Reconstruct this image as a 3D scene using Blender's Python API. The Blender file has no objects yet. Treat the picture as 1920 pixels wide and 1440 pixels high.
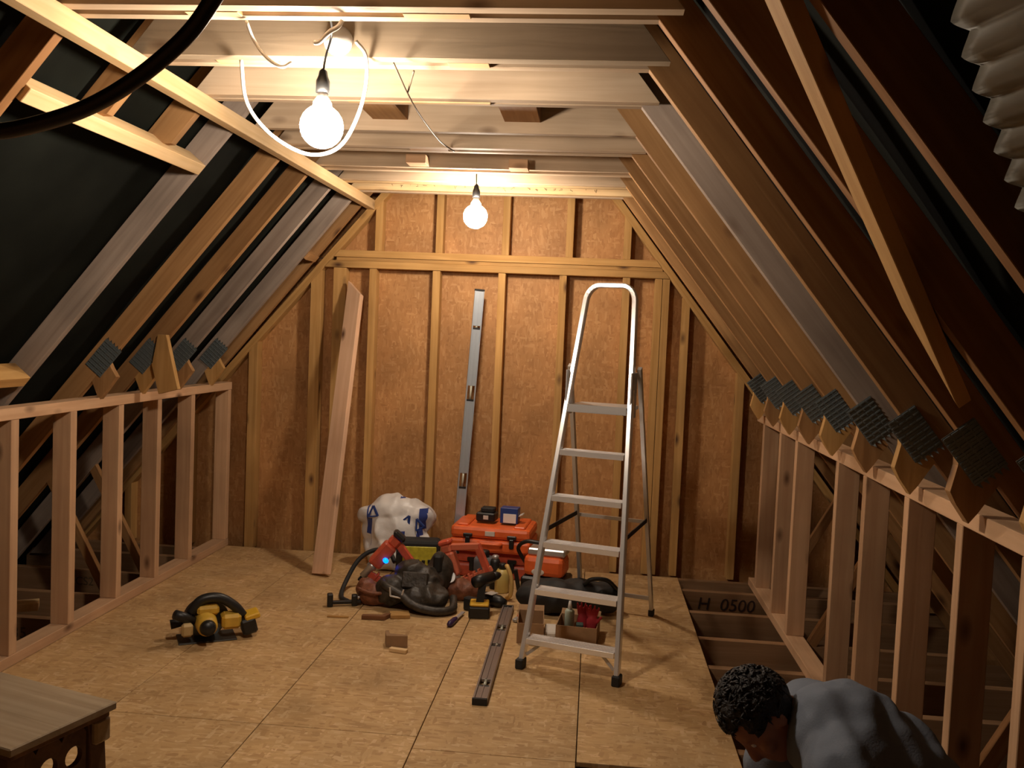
import bpy, bmesh, math, random
from mathutils import Vector as V, Matrix as M, noise
random.seed(7)
S = bpy.context.scene; COL = S.collection
R = math.radians

# ------------------------------------------------------------------ camera
cd = bpy.data.cameras.new('camera'); cam = bpy.data.objects.new('camera', cd); COL.objects.link(cam)
cd.lens = 31.6875; cd.sensor_width = 36; cd.clip_start = .02
cam.matrix_world = M(((0.99483742, -0.04675736, 0.09006811, 0), (0.09238533, 0.05001754, -0.99446629, 0),
                      (0.04199363, 0.99765324, 0.05407901, 1.49), (0, 0, 0, 1)))
S.camera = cam
# ------------------------------------------------------------------ world, exposure
w = bpy.data.worlds.new('night'); S.world = w; w.use_nodes = True
w.node_tree.nodes['Background'].inputs[0].default_value = (.5, .55, .7, 1)
w.node_tree.nodes['Background'].inputs[1].default_value = .004
S.view_settings.view_transform = 'Standard'; S.view_settings.look = 'None'
S.view_settings.gamma = 1; S.view_settings.use_curve_mapping = False
S.view_settings.exposure = 2.0
BULB1, BULB2 = 93.0, 75.0        # emission strength of the two lit bulbs
BULBC = (1, .83, .665, 1)

# ------------------------------------------------------------------ materials
def nt(name):
    m = bpy.data.materials.new(name); m.use_nodes = True; t = m.node_tree
    return m, t, t.nodes, t.links, t.nodes['Principled BSDF']
def plain(name, c, rough=.5, metal=0, bump=0, bs=60, spec=.5, var=0, emis=0):
    m, t, n, l, b = nt(name)
    b.inputs['Base Color'].default_value = (*c, 1); b.inputs['Roughness'].default_value = rough
    b.inputs['Metallic'].default_value = metal; b.inputs['Specular IOR Level'].default_value = spec
    if emis:
        b.inputs['Emission Color'].default_value = (*c, 1); b.inputs['Emission Strength'].default_value = emis
    if bump or var:
        tc = n.new('ShaderNodeTexCoord'); no = n.new('ShaderNodeTexNoise'); no.inputs['Scale'].default_value = bs
        no.inputs['Detail'].default_value = 4
        l.new(tc.outputs['Object'], no.inputs['Vector'])
        if bump:
            bp = n.new('ShaderNodeBump'); bp.inputs['Strength'].default_value = bump; bp.inputs['Distance'].default_value = .01
            l.new(no.outputs['Fac'], bp.inputs['Height']); l.new(bp.outputs['Normal'], b.inputs['Normal'])
        if var:
            r = n.new('ShaderNodeValToRGB'); r.color_ramp.elements[0].position = .3; r.color_ramp.elements[1].position = .7
            r.color_ramp.elements[0].color = (*[x*(1-var) for x in c], 1); r.color_ramp.elements[1].color = (*[min(1, x*(1+var)) for x in c], 1)
            l.new(no.outputs['Fac'], r.inputs['Fac']); l.new(r.outputs['Color'], b.inputs['Base Color'])
    return m
def wood(name, c1, c2, knot=(.10, .045, .02), knots=1.0, var=.12, rough=.7, dirt=0):
    """sawn softwood, grain along the local X axis of the piece"""
    m, t, n, l, b = nt(name)
    tc = n.new('ShaderNodeTexCoord'); oi = n.new('ShaderNodeObjectInfo')
    mu = n.new('ShaderNodeMath'); mu.operation = 'MULTIPLY'; mu.inputs[1].default_value = 37
    l.new(oi.outputs['Random'], mu.inputs[0])
    ad = n.new('ShaderNodeVectorMath'); ad.operation = 'ADD'; l.new(tc.outputs['Object'], ad.inputs[0]); l.new(mu.outputs[0], ad.inputs[1])
    mp = n.new('ShaderNodeMapping'); mp.inputs['Scale'].default_value = (1.6, 34, 34); l.new(ad.outputs[0], mp.inputs[0])
    g = n.new('ShaderNodeTexNoise'); g.inputs['Scale'].default_value = 1; g.inputs['Detail'].default_value = 5; g.inputs['Distortion'].default_value = .6
    l.new(mp.outputs[0], g.inputs['Vector'])
    rp = n.new('ShaderNodeValToRGB'); rp.color_ramp.elements[0].position = .35; rp.color_ramp.elements[1].position = .68
    rp.color_ramp.elements[0].color = (*c2, 1); rp.color_ramp.elements[1].color = (*c1, 1); l.new(g.outputs['Fac'], rp.inputs['Fac'])
    # knots
    mk = n.new('ShaderNodeMapping'); mk.inputs['Scale'].default_value = (3.2, 7, 7); l.new(ad.outputs[0], mk.inputs[0])
    vo = n.new('ShaderNodeTexVoronoi'); vo.inputs['Scale'].default_value = 1; l.new(mk.outputs[0], vo.inputs['Vector'])
    kr = n.new('ShaderNodeValToRGB'); kr.color_ramp.elements[0].position = .03; kr.color_ramp.elements[0].color = (knots,)*3+(1,)
    kr.color_ramp.elements[1].position = .17; kr.color_ramp.elements[1].color = (0, 0, 0, 1); l.new(vo.outputs['Distance'], kr.inputs['Fac'])
    mx = n.new('ShaderNodeMix'); mx.data_type = 'RGBA'; l.new(kr.outputs['Color'], mx.inputs[0]); l.new(rp.outputs['Color'], mx.inputs[6]); mx.inputs[7].default_value = (*knot, 1)
    # broad tone changes, different on every piece
    bn = n.new('ShaderNodeTexNoise'); bn.inputs['Scale'].default_value = 2.2; bn.inputs['Detail'].default_value = 3; l.new(ad.outputs[0], bn.inputs['Vector'])
    s1 = n.new('ShaderNodeMapRange'); s1.inputs[3].default_value = 1-var*1.6-dirt; s1.inputs[4].default_value = 1+var; s1.inputs[1].default_value = .3; s1.inputs[2].default_value = .7
    l.new(bn.outputs['Fac'], s1.inputs[0])
    s2 = n.new('ShaderNodeMapRange'); s2.inputs[3].default_value = 1-var; s2.inputs[4].default_value = 1+var*.6; l.new(oi.outputs['Random'], s2.inputs[0])
    mm = n.new('ShaderNodeMath'); mm.operation = 'MULTIPLY'; l.new(s1.outputs[0], mm.inputs[0]); l.new(s2.outputs[0], mm.inputs[1])
    sc = n.new('ShaderNodeVectorMath'); sc.operation = 'SCALE'; l.new(mx.outputs[2], sc.inputs[0]); l.new(mm.outputs[0], sc.inputs['Scale'])
    l.new(sc.outputs[0], b.inputs['Base Color']); b.inputs['Roughness'].default_value = rough; b.inputs['Specular IOR Level'].default_value = .25
    bp = n.new('ShaderNodeBump'); bp.inputs['Strength'].default_value = .25; bp.inputs['Distance'].default_value = .003
    l.new(g.outputs['Fac'], bp.inputs['Height']); l.new(bp.outputs['Normal'], b.inputs['Normal'])
    return m
def osb(name, cols, sc=1.0, stain=.25):
    """oriented strand board: layers of long flakes at several angles, each flake its own tone"""
    m, t, n, l, b = nt(name)
    tc = n.new('ShaderNodeTexCoord'); oi = n.new('ShaderNodeObjectInfo')
    mu = n.new('ShaderNodeMath'); mu.operation = 'MULTIPLY'; mu.inputs[1].default_value = 11; l.new(oi.outputs['Random'], mu.inputs[0])
    ad = n.new('ShaderNodeVectorMath'); ad.operation = 'ADD'; l.new(tc.outputs['Object'], ad.inputs[0]); l.new(mu.outputs[0], ad.inputs[1])
    dn = n.new('ShaderNodeTexNoise'); dn.inputs['Scale'].default_value = 5; l.new(ad.outputs[0], dn.inputs['Vector'])
    ds = n.new('ShaderNodeVectorMath'); ds.operation = 'SCALE'; ds.inputs['Scale'].default_value = .035; l.new(dn.outputs['Color'], ds.inputs[0])
    a2 = n.new('ShaderNodeVectorMath'); a2.operation = 'ADD'; l.new(ad.outputs[0], a2.inputs[0]); l.new(ds.outputs[0], a2.inputs[1])
    facs = []
    for k, (rot, s) in enumerate(((.35, (14, 62, 30)), (-.7, (50, 12, 30)), (1.2, (16, 48, 30)))):
        mp = n.new('ShaderNodeMapping'); mp.inputs['Rotation'].default_value = (0, 0, rot)
        mp.inputs['Scale'].default_value = tuple(x*sc for x in s); mp.inputs['Location'].default_value = (k*3.1, k*1.7, 0)
        l.new(a2.outputs[0], mp.inputs[0])
        v = n.new('ShaderNodeTexVoronoi'); v.inputs['Scale'].default_value = 1; l.new(mp.outputs[0], v.inputs['Vector'])
        sp = n.new('ShaderNodeSeparateColor'); l.new(v.outputs['Color'], sp.inputs[0]); facs.append((sp.outputs[0], sp.outputs[1]))
    def mixf(a, bb, f):
        x = n.new('ShaderNodeMix'); x.data_type = 'FLOAT'
        g = n.new('ShaderNodeMath'); g.operation = 'GREATER_THAN'; g.inputs[1].default_value = .55; l.new(f, g.inputs[0])
        l.new(g.outputs[0], x.inputs[0]); l.new(a, x.inputs[2]); l.new(bb, x.inputs[3]); return x.outputs[0]
    f = mixf(facs[0][0], facs[1][0], facs[1][1]); f = mixf(f, facs[2][0], facs[2][1])
    rp = n.new('ShaderNodeValToRGB'); rp.color_ramp.elements[0].color = (*cols[0], 1); rp.color_ramp.elements[1].color = (*cols[-1], 1)
    for i, c in enumerate(cols[1:-1]):
        e = rp.color_ramp.elements.new((i+1)/(len(cols)-1)); e.color = (*c, 1)
    l.new(f, rp.inputs['Fac'])
    bn = n.new('ShaderNodeTexNoise'); bn.inputs['Scale'].default_value = 3.0; bn.inputs['Detail'].default_value = 4; l.new(ad.outputs[0], bn.inputs['Vector'])
    s1 = n.new('ShaderNodeMapRange'); s1.inputs[1].default_value = .3; s1.inputs[2].default_value = .7; s1.inputs[3].default_value = 1-stain; s1.inputs[4].default_value = 1.1
    l.new(bn.outputs['Fac'], s1.inputs[0])
    scn = n.new('ShaderNodeVectorMath'); scn.operation = 'SCALE'; l.new(rp.outputs['Color'], scn.inputs[0]); l.new(s1.outputs[0], scn.inputs['Scale'])
    l.new(scn.outputs[0], b.inputs['Base Color']); b.inputs['Roughness'].default_value = .62; b.inputs['Specular IOR Level'].default_value = .3
    bp = n.new('ShaderNodeBump'); bp.inputs['Strength'].default_value = .2; bp.inputs['Distance'].default_value = .002
    l.new(f, bp.inputs['Height']); l.new(bp.outputs['Normal'], b.inputs['Normal'])
    return m

PINE = wood('yellow_pine', (.56, .33, .12), (.44, .24, .075))
CLS = wood('new_planed_pine', (.64, .41, .24), (.55, .33, .185), knots=.9)
RED = wood('rafter_pine', (.44, .245, .10), (.33, .17, .065))
DARKP = wood('rafter_pine_brown', (.34, .17, .065), (.25, .115, .04))
GREY = wood('weathered_pine', (.36, .29, .235), (.27, .21, .17), knots=.5, var=.16)
JOIST = wood('joist_pine', (.60, .46, .32), (.50, .37, .245), knots=.8)
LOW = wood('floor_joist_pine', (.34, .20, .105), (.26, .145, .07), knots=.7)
PALE = wood('pale_batten_pine', (.74, .53, .29), (.64, .43, .21), knots=.5)
BENCHW = wood('bench_board', (.40, .30, .19), (.31, .22, .13), knots=.5, dirt=.2)
BENCHD = wood('bench_dark', (.16, .08, .04), (.10, .05, .03), knots=.3)
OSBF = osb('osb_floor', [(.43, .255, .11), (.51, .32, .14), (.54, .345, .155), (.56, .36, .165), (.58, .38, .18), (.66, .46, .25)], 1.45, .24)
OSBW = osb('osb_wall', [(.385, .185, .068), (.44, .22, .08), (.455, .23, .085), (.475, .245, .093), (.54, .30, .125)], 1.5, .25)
FELT = plain('roofing_felt', (.0080, .0092, .0072), .85, spec=.06, bump=.6, bs=3, var=.4)
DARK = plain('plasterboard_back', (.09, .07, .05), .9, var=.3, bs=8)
GALV = plain('galvanised', (.22, .26, .27), .45, .6, bump=.2, bs=90)
ALU = plain('aluminium', (.92, .92, .92), .27, .6)
ALUM = plain('aluminium_matt', (.58, .58, .58), .4, .7)
BLK = plain('black_plastic', (.012, .012, .012), .42)
BLKR = plain('black_rubber', (.015, .014, .013), .7)
WHT = plain('white_plastic', (.80, .78, .74), .35)
ORG = plain('orange_plastic', (.80, .14, .03), .42, var=.12, bs=12)
REDP = plain('red_orange_plastic', (.60, .10, .05), .42, var=.2, bs=14)
YEL = plain('yellow_plastic', (.72, .42, .03), .38)
YELG = plain('yellow_bag', (.50, .44, .03), .55, var=.3, bs=30)
CARD = plain('cardboard', (.30, .175, .085), .85, var=.12, bs=20)
LEA = plain('brown_leather', (.19, .065, .03), .55, bump=.5, bs=40, var=.3)
DLEA = plain('black_leather', (.038, .030, .022), .5, bump=.6, bs=30, var=.4)
BLUE = plain('blue_plastic', (.02, .05, .22), .4)
PAPER = plain('paper', (.62, .58, .52), .8)

# ------------------------------------------------------------------ building helpers
W = {}
def wm(o): return W.get(o.name, M.Identity(4)) if o else M.Identity(4)
def props(o, label=None, cat=None, group=None, kind=None):
    if label: o['label'] = label
    if cat: o['category'] = cat
    if group: o['group'] = group
    if kind: o['kind'] = kind
    return o
def empty(name, loc=(0, 0, 0), rz=0, label=None, cat=None, group=None, kind=None, parent=None):
    o = bpy.data.objects.new(name, None); COL.objects.link(o); o.empty_display_size = .05
    o.parent = parent
    m = wm(parent) @ M.Translation(V(loc)) @ M.Rotation(rz, 4, 'Z')
    o.matrix_local = M.Translation(V(loc)) @ M.Rotation(rz, 4, 'Z'); W[o.name] = m
    return props(o, label, cat, group, kind)
def link(name, bm, mat, parent=None, xdir=None, local=False, smooth=False, label=None, cat=None, group=None, kind=None):
    """one mesh object. world-space bm by default (given a frame with local X along xdir); local=True keeps the parent's frame"""
    bmesh.ops.recalc_face_normals(bm, faces=bm.faces)
    if local:
        loc = M.Identity(4); wrld = wm(parent)
    else:
        c = sum((v.co for v in bm.verts), V())/len(bm.verts)
        c.z = min(v.co.z for v in bm.verts)
        X = V(xdir).normalized() if xdir is not None else V((1, 0, 0))
        Z = V((0, 0, 1)) if abs(X.z) < .95 else V((0, 1, 0))
        Y = Z.cross(X).normalized(); Z = X.cross(Y)
        F = M((X, Y, Z)).transposed().to_4x4(); F.translation = c
        bm.transform(F.inverted()); wrld = F; loc = wm(parent).inverted() @ F
    me = bpy.data.meshes.new(name); bm.to_mesh(me); bm.free()
    for m_ in (mat if isinstance(mat, (list, tuple)) else [mat]): me.materials.append(m_)
    if smooth: me.shade_smooth()
    o = bpy.data.objects.new(name, me); COL.objects.link(o); o.parent = parent; o.matrix_local = loc; W[o.name] = wrld
    return props(o, label, cat, group, kind)
def NB(): return bmesh.new()
def addbox(bm, x0, x1, y0, y1, z0, z1, bev=0, rot=None, seg=1):
    r = bmesh.ops.create_cube(bm, size=1)
    m = M.Translation(((x0+x1)/2, (y0+y1)/2, (z0+z1)/2)) @ (rot.to_4x4() if rot else M.Identity(4)) @ M.Diagonal((x1-x0, y1-y0, z1-z0, 1))
    bmesh.ops.transform(bm, matrix=m, verts=r['verts'])
    if bev:
        es = list({e for v in r['verts'] for e in v.link_edges})
        bmesh.ops.bevel(bm, geom=es, offset=bev, segments=seg, affect='EDGES', profile=.5)
    return bm
def box(*a, **k): return addbox(NB(), *a, **k)
def addprism(bm, pts, ext):
    """closed 3D polygon swept along ext"""
    e = V(ext); a = [bm.verts.new(V(p)) for p in pts]; b = [bm.verts.new(V(p)+e) for p in pts]; n = len(a)
    bm.faces.new(a); bm.faces.new(b[::-1])
    for i in range(n): bm.faces.new((a[i], b[i], b[(i+1) % n], a[(i+1) % n]))
    return bm
def prism(pts, ext): return addprism(NB(), pts, ext)
def bev(bm, o=.002, seg=1):
    bmesh.ops.bevel(bm, geom=list(bm.edges), offset=o, segments=seg, affect='EDGES', profile=.5); return bm
def addbeam(bm, p, q, wdt, hgt, side=(0, 1, 0)):
    p, q = V(p), V(q); d = (q-p).normalized(); s = V(side); s = (s-s.dot(d)*d).normalized(); u = d.cross(s)
    pts = [p+s*a*wdt/2+u*b*hgt/2 for a, b in ((-1, -1), (1, -1), (1, 1), (-1, 1))]
    return addprism(bm, pts, q-p)
def beam(*a, **k): return addbeam(NB(), *a, **k)
def timber(name, p, q, wdt, hgt, mat, parent=None, side=(0, 1, 0), **k):
    return link(name, bev(beam(p, q, wdt, hgt, side), .002), mat, parent, xdir=V(q)-V(p), **k)
def addtube(bm, pts, r, n=10, cap=True):
    pts = [V(p) for p in pts]; rings = []; prev = None
    rr = r if isinstance(r, (list, tuple)) else [r]*len(pts)
    for i, p in enumerate(pts):
        d = ((pts[min(i+1, len(pts)-1)]-p).normalized()+(p-pts[max(i-1, 0)]).normalized()).normalized()
        if prev is None: prev = d.orthogonal().normalized()
        prev = (prev-prev.dot(d)*d).normalized(); c = d.cross(prev)
        rings.append([bm.verts.new(p+(prev*math.cos(a)+c*math.sin(a))*rr[i]) for a in (2*math.pi*k/n for k in range(n))])
    for a, b in zip(rings, rings[1:]):
        for k in range(n): bm.faces.new((a[k], a[(k+1) % n], b[(k+1) % n], b[k]))
    if cap: bm.faces.new(rings[0][::-1]); bm.faces.new(rings[-1])
    return bm
def tube(*a, **k): return addtube(NB(), *a, **k)
def spline(pts, n=8):
    pts = [V(p) for p in pts]; P = [pts[0]*2-pts[1]]+pts+[pts[-1]*2-pts[-2]]; out = []
    for i in range(1, len(P)-2):
        for k in range(n):
            t = k/n; a, b, c, d = P[i-1:i+3]
            out.append(.5*((2*b)+(c-a)*t+(2*a-5*b+4*c-d)*t*t+(3*b-a-3*c+d)*t**3))
    return out+[pts[-1]]
def lathe(prof, n=20, m=None, bm=None):
    bm = bm or NB(); m = m or M.Identity(4); rings = []
    for r, z in prof:
        rings.append([bm.verts.new(m @ V((r*math.cos(a), r*math.sin(a), z))) for a in (2*math.pi*k/n for k in range(n))])
    for a, b in zip(rings, rings[1:]):
        for k in range(n): bm.faces.new((a[k], a[(k+1) % n], b[(k+1) % n], b[k]))
    bm.faces.new(rings[0][::-1]); bm.faces.new(rings[-1]); return bm
def ell(bm, c, r, rot=None, sub=3):
    q = bmesh.ops.create_icosphere(bm, subdivisions=sub, radius=1)
    m = M.Translation(V(c)) @ (rot.to_4x4() if rot else M.Identity(4)) @ M.Diagonal((*r, 1))
    bmesh.ops.transform(bm, matrix=m, verts=q['verts']); return bm
def cap(bm, p, q, r1, r2, n=8):
    p, q = V(p), V(q)
    for k in range(n+1):
        t = k/n; r = r1+(r2-r1)*t; ell(bm, p.lerp(q, t), (r, r, r), sub=2)
    return bm
def remesh(bm, vox, smooth=3, disp=None):
    """weld overlapping volumes into one continuous skin"""
    me = bpy.data.meshes.new('tmp'); bm.to_mesh(me); bm.free(); o = bpy.data.objects.new('tmp', me); COL.objects.link(o)
    a = o.modifiers.new('r', 'REMESH'); a.mode = 'VOXEL'; a.voxel_size = vox
    b = o.modifiers.new('s', 'SMOOTH'); b.iterations = smooth; b.factor = .6
    dg = bpy.context.evaluated_depsgraph_get(); ev = o.evaluated_get(dg); em = ev.to_mesh()
    out = NB(); out.from_mesh(em); ev.to_mesh_clear()
    bpy.data.objects.remove(o); bpy.data.meshes.remove(me)
    if disp:
        out.normal_update()
        for v in out.verts: v.co += v.normal*disp(v.co)
    return out
def clip(poly, a, b, c):
    """keep a*x+b*z<=c"""
    out = []
    for i, p in enumerate(poly):
        q = poly[(i+1) % len(poly)]; dp = a*p[0]+b*p[1]-c; dq = a*q[0]+b*q[1]-c
        if dp <= 0: out.append(p)
        if dp*dq < 0:
            t = dp/(dp-dq); out.append((p[0]+(q[0]-p[0])*t, p[1]+(q[1]-p[1])*t))
    return out
def text_mesh(body, size, extrude=.0006, shear=0):
    c = bpy.data.curves.new('t', 'FONT'); c.body = body; c.size = size; c.extrude = extrude; c.shear = shear; c.align_x = 'CENTER'; c.align_y = 'CENTER'
    o = bpy.data.objects.new('t', c); COL.objects.link(o); dg = bpy.context.evaluated_depsgraph_get()
    em = o.evaluated_get(dg).to_mesh(); bm = NB(); bm.from_mesh(em); o.evaluated_get(dg).to_mesh_clear()
    bpy.data.objects.remove(o); return bm

# ------------------------------------------------------------------ roof lines (inner face of rafters)
def xl(z): return -1.494-(2.33-z)/1.213       # left slope
def xr(z): return .15+(2.3-z)/1.2616          # right slope
SL, SR = math.atan(1.213), math.atan(1.2616)
RD = .099                                     # rafter depth
YB = 5.82                                     # room face of the far gable studs
ZC = 2.33                                     # underside of collar joists
OL, OR = RD/math.sin(SL), RD/math.sin(SR)     # horizontal thickness of the slopes
ZA = (.15+1.494 + 2.3/1.2616 + 2.33/1.213)/(1/1.2616+1/1.213); XA = xr(ZA)   # inner apex

# ------------------------------------------------------------------ floor
fl = empty('floor', (-.9, 4.4, -.02), kind='structure')
def panel(x0, x1, y0, y1):
    g = .0018
    link('floor_panel', bev(box(x0+g, x1-g, y0+g, y1-g, -.018, 0), .0015), OSBF, fl)
xs = [-2.70, -2.40, -1.787, -1.184, -.587, 0, .588]
for i in range(1, 6):
    x0, x1 = xs[i], xs[i+1]
    panel(x0, x1, 3.205 if i < 4 else 3.11, 5.79 if i < 5 else 5.72)
    if i < 4: panel(x0, x1, .8, 3.205); panel(x0, x1, -1.2, .8)
panel(-2.52, -2.40, 3.205, 5.79); panel(-2.52, -2.40, .8, 3.205)
panel(-.587, 0, .8, 3.11)
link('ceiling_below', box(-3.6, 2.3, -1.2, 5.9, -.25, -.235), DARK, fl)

# ------------------------------------------------------------------ far gable wall
wb = empty('wall_back', (-.67, YB, 0), kind='structure')
for x0, x1 in ((-3.7, -2.272), (-2.268, -1.042), (-1.038, .163), (.167, 1.392), (1.396, 2.5)):
    for z0, z1 in ((-.25, 1.948), (1.952, 3.6)):
        p = [(x0, z0), (x1, z0), (x1, z1), (x0, z1)]
        # outer slopes
        p = clip(p, -1.213, 1, -1.213*(xl(0)-OL)) if p else p
        p = clip(p, 1.2616, 1, 1.2616*(xr(0)+OR)) if p else p
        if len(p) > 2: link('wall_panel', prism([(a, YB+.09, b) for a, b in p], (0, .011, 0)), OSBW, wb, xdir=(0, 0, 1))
def zin(x):   # height of the raking plate underside at x
    return min(2.333+(x+1.414)*1.164, 2.375-(x-.07)*1.278)
def gstud(x, wd=.047, z0=-.018, z1=1.886, m=PINE):
    za, zb = min(z1, zin(x)), min(z1, zin(x+wd))
    if max(za, zb) < z0+.05: return
    link('stud', bev(prism([(x, YB, z0), (x+wd, YB, z0), (x+wd, YB, zb), (x, YB, za)], (0, .088, 0)), .0015), m, wb, xdir=(0, 0, 1))
for x, wd in ((-3.14, .047), (-2.72, .047), (-2.295, .060), (-1.885, .07), (-1.735, .085), (-1.495, .047), (-1.075, .05), (-.645, .047), (-.25, .047), (.155, .047), (.36, .045), (.408, .045), (.54, .047), (.905, .047), (1.31, .047), (1.65, .047)):
    gstud(x, wd)
for x in (-1.465, -1.063, -.63, -.218, .15): gstud(x, .047, 2.002, 3.2)
for z in (1.888, 1.957):
    x0 = -1.414+(z-2.333)/1.164+.0; x1 = .07+(2.375-z)/1.278
    link('rail', bev(prism([(x0, YB-.004, z), (x1, YB-.004, z), (x1-.045/1.278, YB-.004, z+.045), (x0+.045/1.164, YB-.004, z+.045)], (0, .09, 0)), .0015), PINE, wb)
link('rail', bev(box(-1.72, .405, YB+.008, YB+.085, 1.934, 1.956), .0015), PINE, wb)
for a, b in (((-1.414, 2.333), 1.164), ((.07, 2.375), -1.278)):
    s = 1 if b > 0 else -1; z0 = -.1; zt = 3.25
    def xx(z): return a[0]+(z-a[1])/b
    L = .045/math.sin(math.atan(abs(b)))
    link('raking_plate', bev(prism([(xx(z0), YB, z0), (xx(z0)-s*L, YB, z0), (xx(zt)-s*L, YB, zt), (xx(zt), YB, zt)], (0, .089, 0)), .0015), PINE, wb, xdir=(xx(zt)-xx(z0), 0, zt-z0))

wf = empty('wall_front', (-.67, -1.2, 0), kind='structure')
p = clip([(-3.7, -.25), (2.5, -.25), (2.5, 3.7), (-3.7, 3.7)], -1.213, 1, -1.213*(xl(0)-OL)); p = clip(p, 1.2616, 1, 1.2616*(xr(0)+OR))
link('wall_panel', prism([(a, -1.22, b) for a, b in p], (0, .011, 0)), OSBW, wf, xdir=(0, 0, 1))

# ------------------------------------------------------------------ stud walls under the slopes
def stud_wall(name, xin, s, ys, y0, y1, zf, ztop, mats):
    t = empty(name, (xin, (y0+y1)/2, zf), kind='structure')
    xo = xin+s*.089; a, b = min(xin, xo), max(xin, xo)
    link('bottom_plate', bev(box(a, b, y0, y1, zf, zf+.047), .002), CLS, t, xdir=(0, 1, 0))
    link('top_plate', bev(box(a, b, y0, y1, ztop-.05, ztop), .002), CLS, t, xdir=(0, 1, 0))
    for i, (y, wd) in enumerate(ys):
        e = random.uniform(-.003, .003)
        link('stud', bev(box(a+e, b+e, y, y+wd, zf+.047, ztop-.05), .002), mats[i % len(mats)], t, xdir=(0, 0, 1))
    return t
stud_wall('wall_left', -2.40, -1, [(.9, .047), (1.4, .047), (1.85, .047), (2.27, .047), (2.69, .047), (3.10, .047), (3.53, .052), (3.955, .05), (4.385, .048), (4.79, .048), (5.215, .048), (5.76, .048)], .8, 5.81, 0, 1.10, [CLS])
stud_wall('wall_right', 1.03, 1, [(.95, .044), (1.37, .044), (1.78, .044), (2.17, .044), (2.565, .044), (3.00, .044), (3.45, .044), (3.835, .044), (4.62, .05), (4.99, .046), (5.50, .05)], .8, 5.74, -.02, 1.068, [CLS])

# ------------------------------------------------------------------ roof felt
ce = empty('ceiling', (XA, 3, ZA), kind='structure')
def felt(fx, s, off):
    bm = NB(); ny, nz = 110, 60; g = {}
    z0, z1 = -.3, ZA+.14
    for i in range(ny+1):
        for j in range(nz+1):
            y = -1.2+7.15*i/ny; z = z0+(z1-z0)*j/nz
            d = noise.noise(V((y*1.6, z*2.2, s*7)))*.016+noise.noise(V((y*6, z*4+y*3, s*3)))*.006
            g[i, j] = bm.verts.new((fx(z)+s*(off+.018+d), y, z))
    for i in range(ny):
        for j in range(nz): bm.faces.new((g[i, j], g[i+1, j], g[i+1, j+1], g[i, j+1]))
    return link('roofing_felt', bm, FELT, ce, smooth=True)
felt(xl, -1, OL); felt(xr, 1, OR)

# ------------------------------------------------------------------ roof trusses
TY = [1.55, 2.01, 2.43, 2.87, 3.32, 3.79, 4.195, 4.61, 5.03, 5.47, 5.70]
TH = .037
names = ['roof truss nearest the camera, behind the diagonal brace', 'second roof truss from the camera, its right rafter crossed by the diagonal brace',
 'roof truss at the near edge of the left roof opening, just before the near bulb', 'roof truss just beyond the near bulb, left rafter cut short above the opening',
 'roof truss with a grey right rafter and a left rafter cut short', 'roof truss with a grey left rafter at the far edge of the left roof opening',
 'brown roof truss, first one past the opening that is whole on both slopes', 'brown roof truss with one long uncut left web stub',
 'fourth roof truss from the far gable, grey on the left slope', 'grey roof truss carrying the last nail plates before the gable',
 'pair of rafters tight against the far gable wall']
lm = [RED, RED, DARKP, RED, RED, GREY, RED, RED, GREY, GREY, RED]
rm = [DARKP, DARKP, DARKP, RED, GREY, RED, RED, RED, RED, RED, RED]
def rafter(t, y, fx, s, off, z0, z1, m):
    pts = [(fx(z0), y, z0), (fx(z0)+s*off, y, z0), (fx(z1)+s*off, y, z1), (fx(z1), y, z1)]
    return link('rafter', bev(prism(pts, (0, TH, 0)), .0015), m, t, xdir=(fx(z1)-fx(z0), 0, z1-z0))
def plate(t, y, c, ang, s, L=.17, H=.10):
    """pressed steel nail plate with its rows of teeth"""
    bm = NB(); n = 8
    addbox(bm, -L/2, L/2, -.0012, 0, -H/2, H/2)
    for k in range(n):
        x = -L/2+L*(k+.5)/n
        for j in range(4):
            z = -H/2+H*(j+.5)/4
            addbox(bm, x-.006, x-.002, -.006, -.001, z-.010, z+.010); addbox(bm, x+.003, x+.006, -.003, -.001, z-.010, z+.010)
    # bent teeth standing off the torn edge
    for k in range(5):
        x = L/2; z = -H/2+H*(k+.5)/5
        addprism(bm, [(x, 0, z-.006), (x, 0, z+.006), (x+.014, -.008, z+.002)], (0, -.001, 0))
    m = M.Translation((c[0], y, c[1])) @ M.Rotation(-ang, 4, 'Y')
    bm.transform(m); return link('nail_plate', bm, GALV, t)
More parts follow.
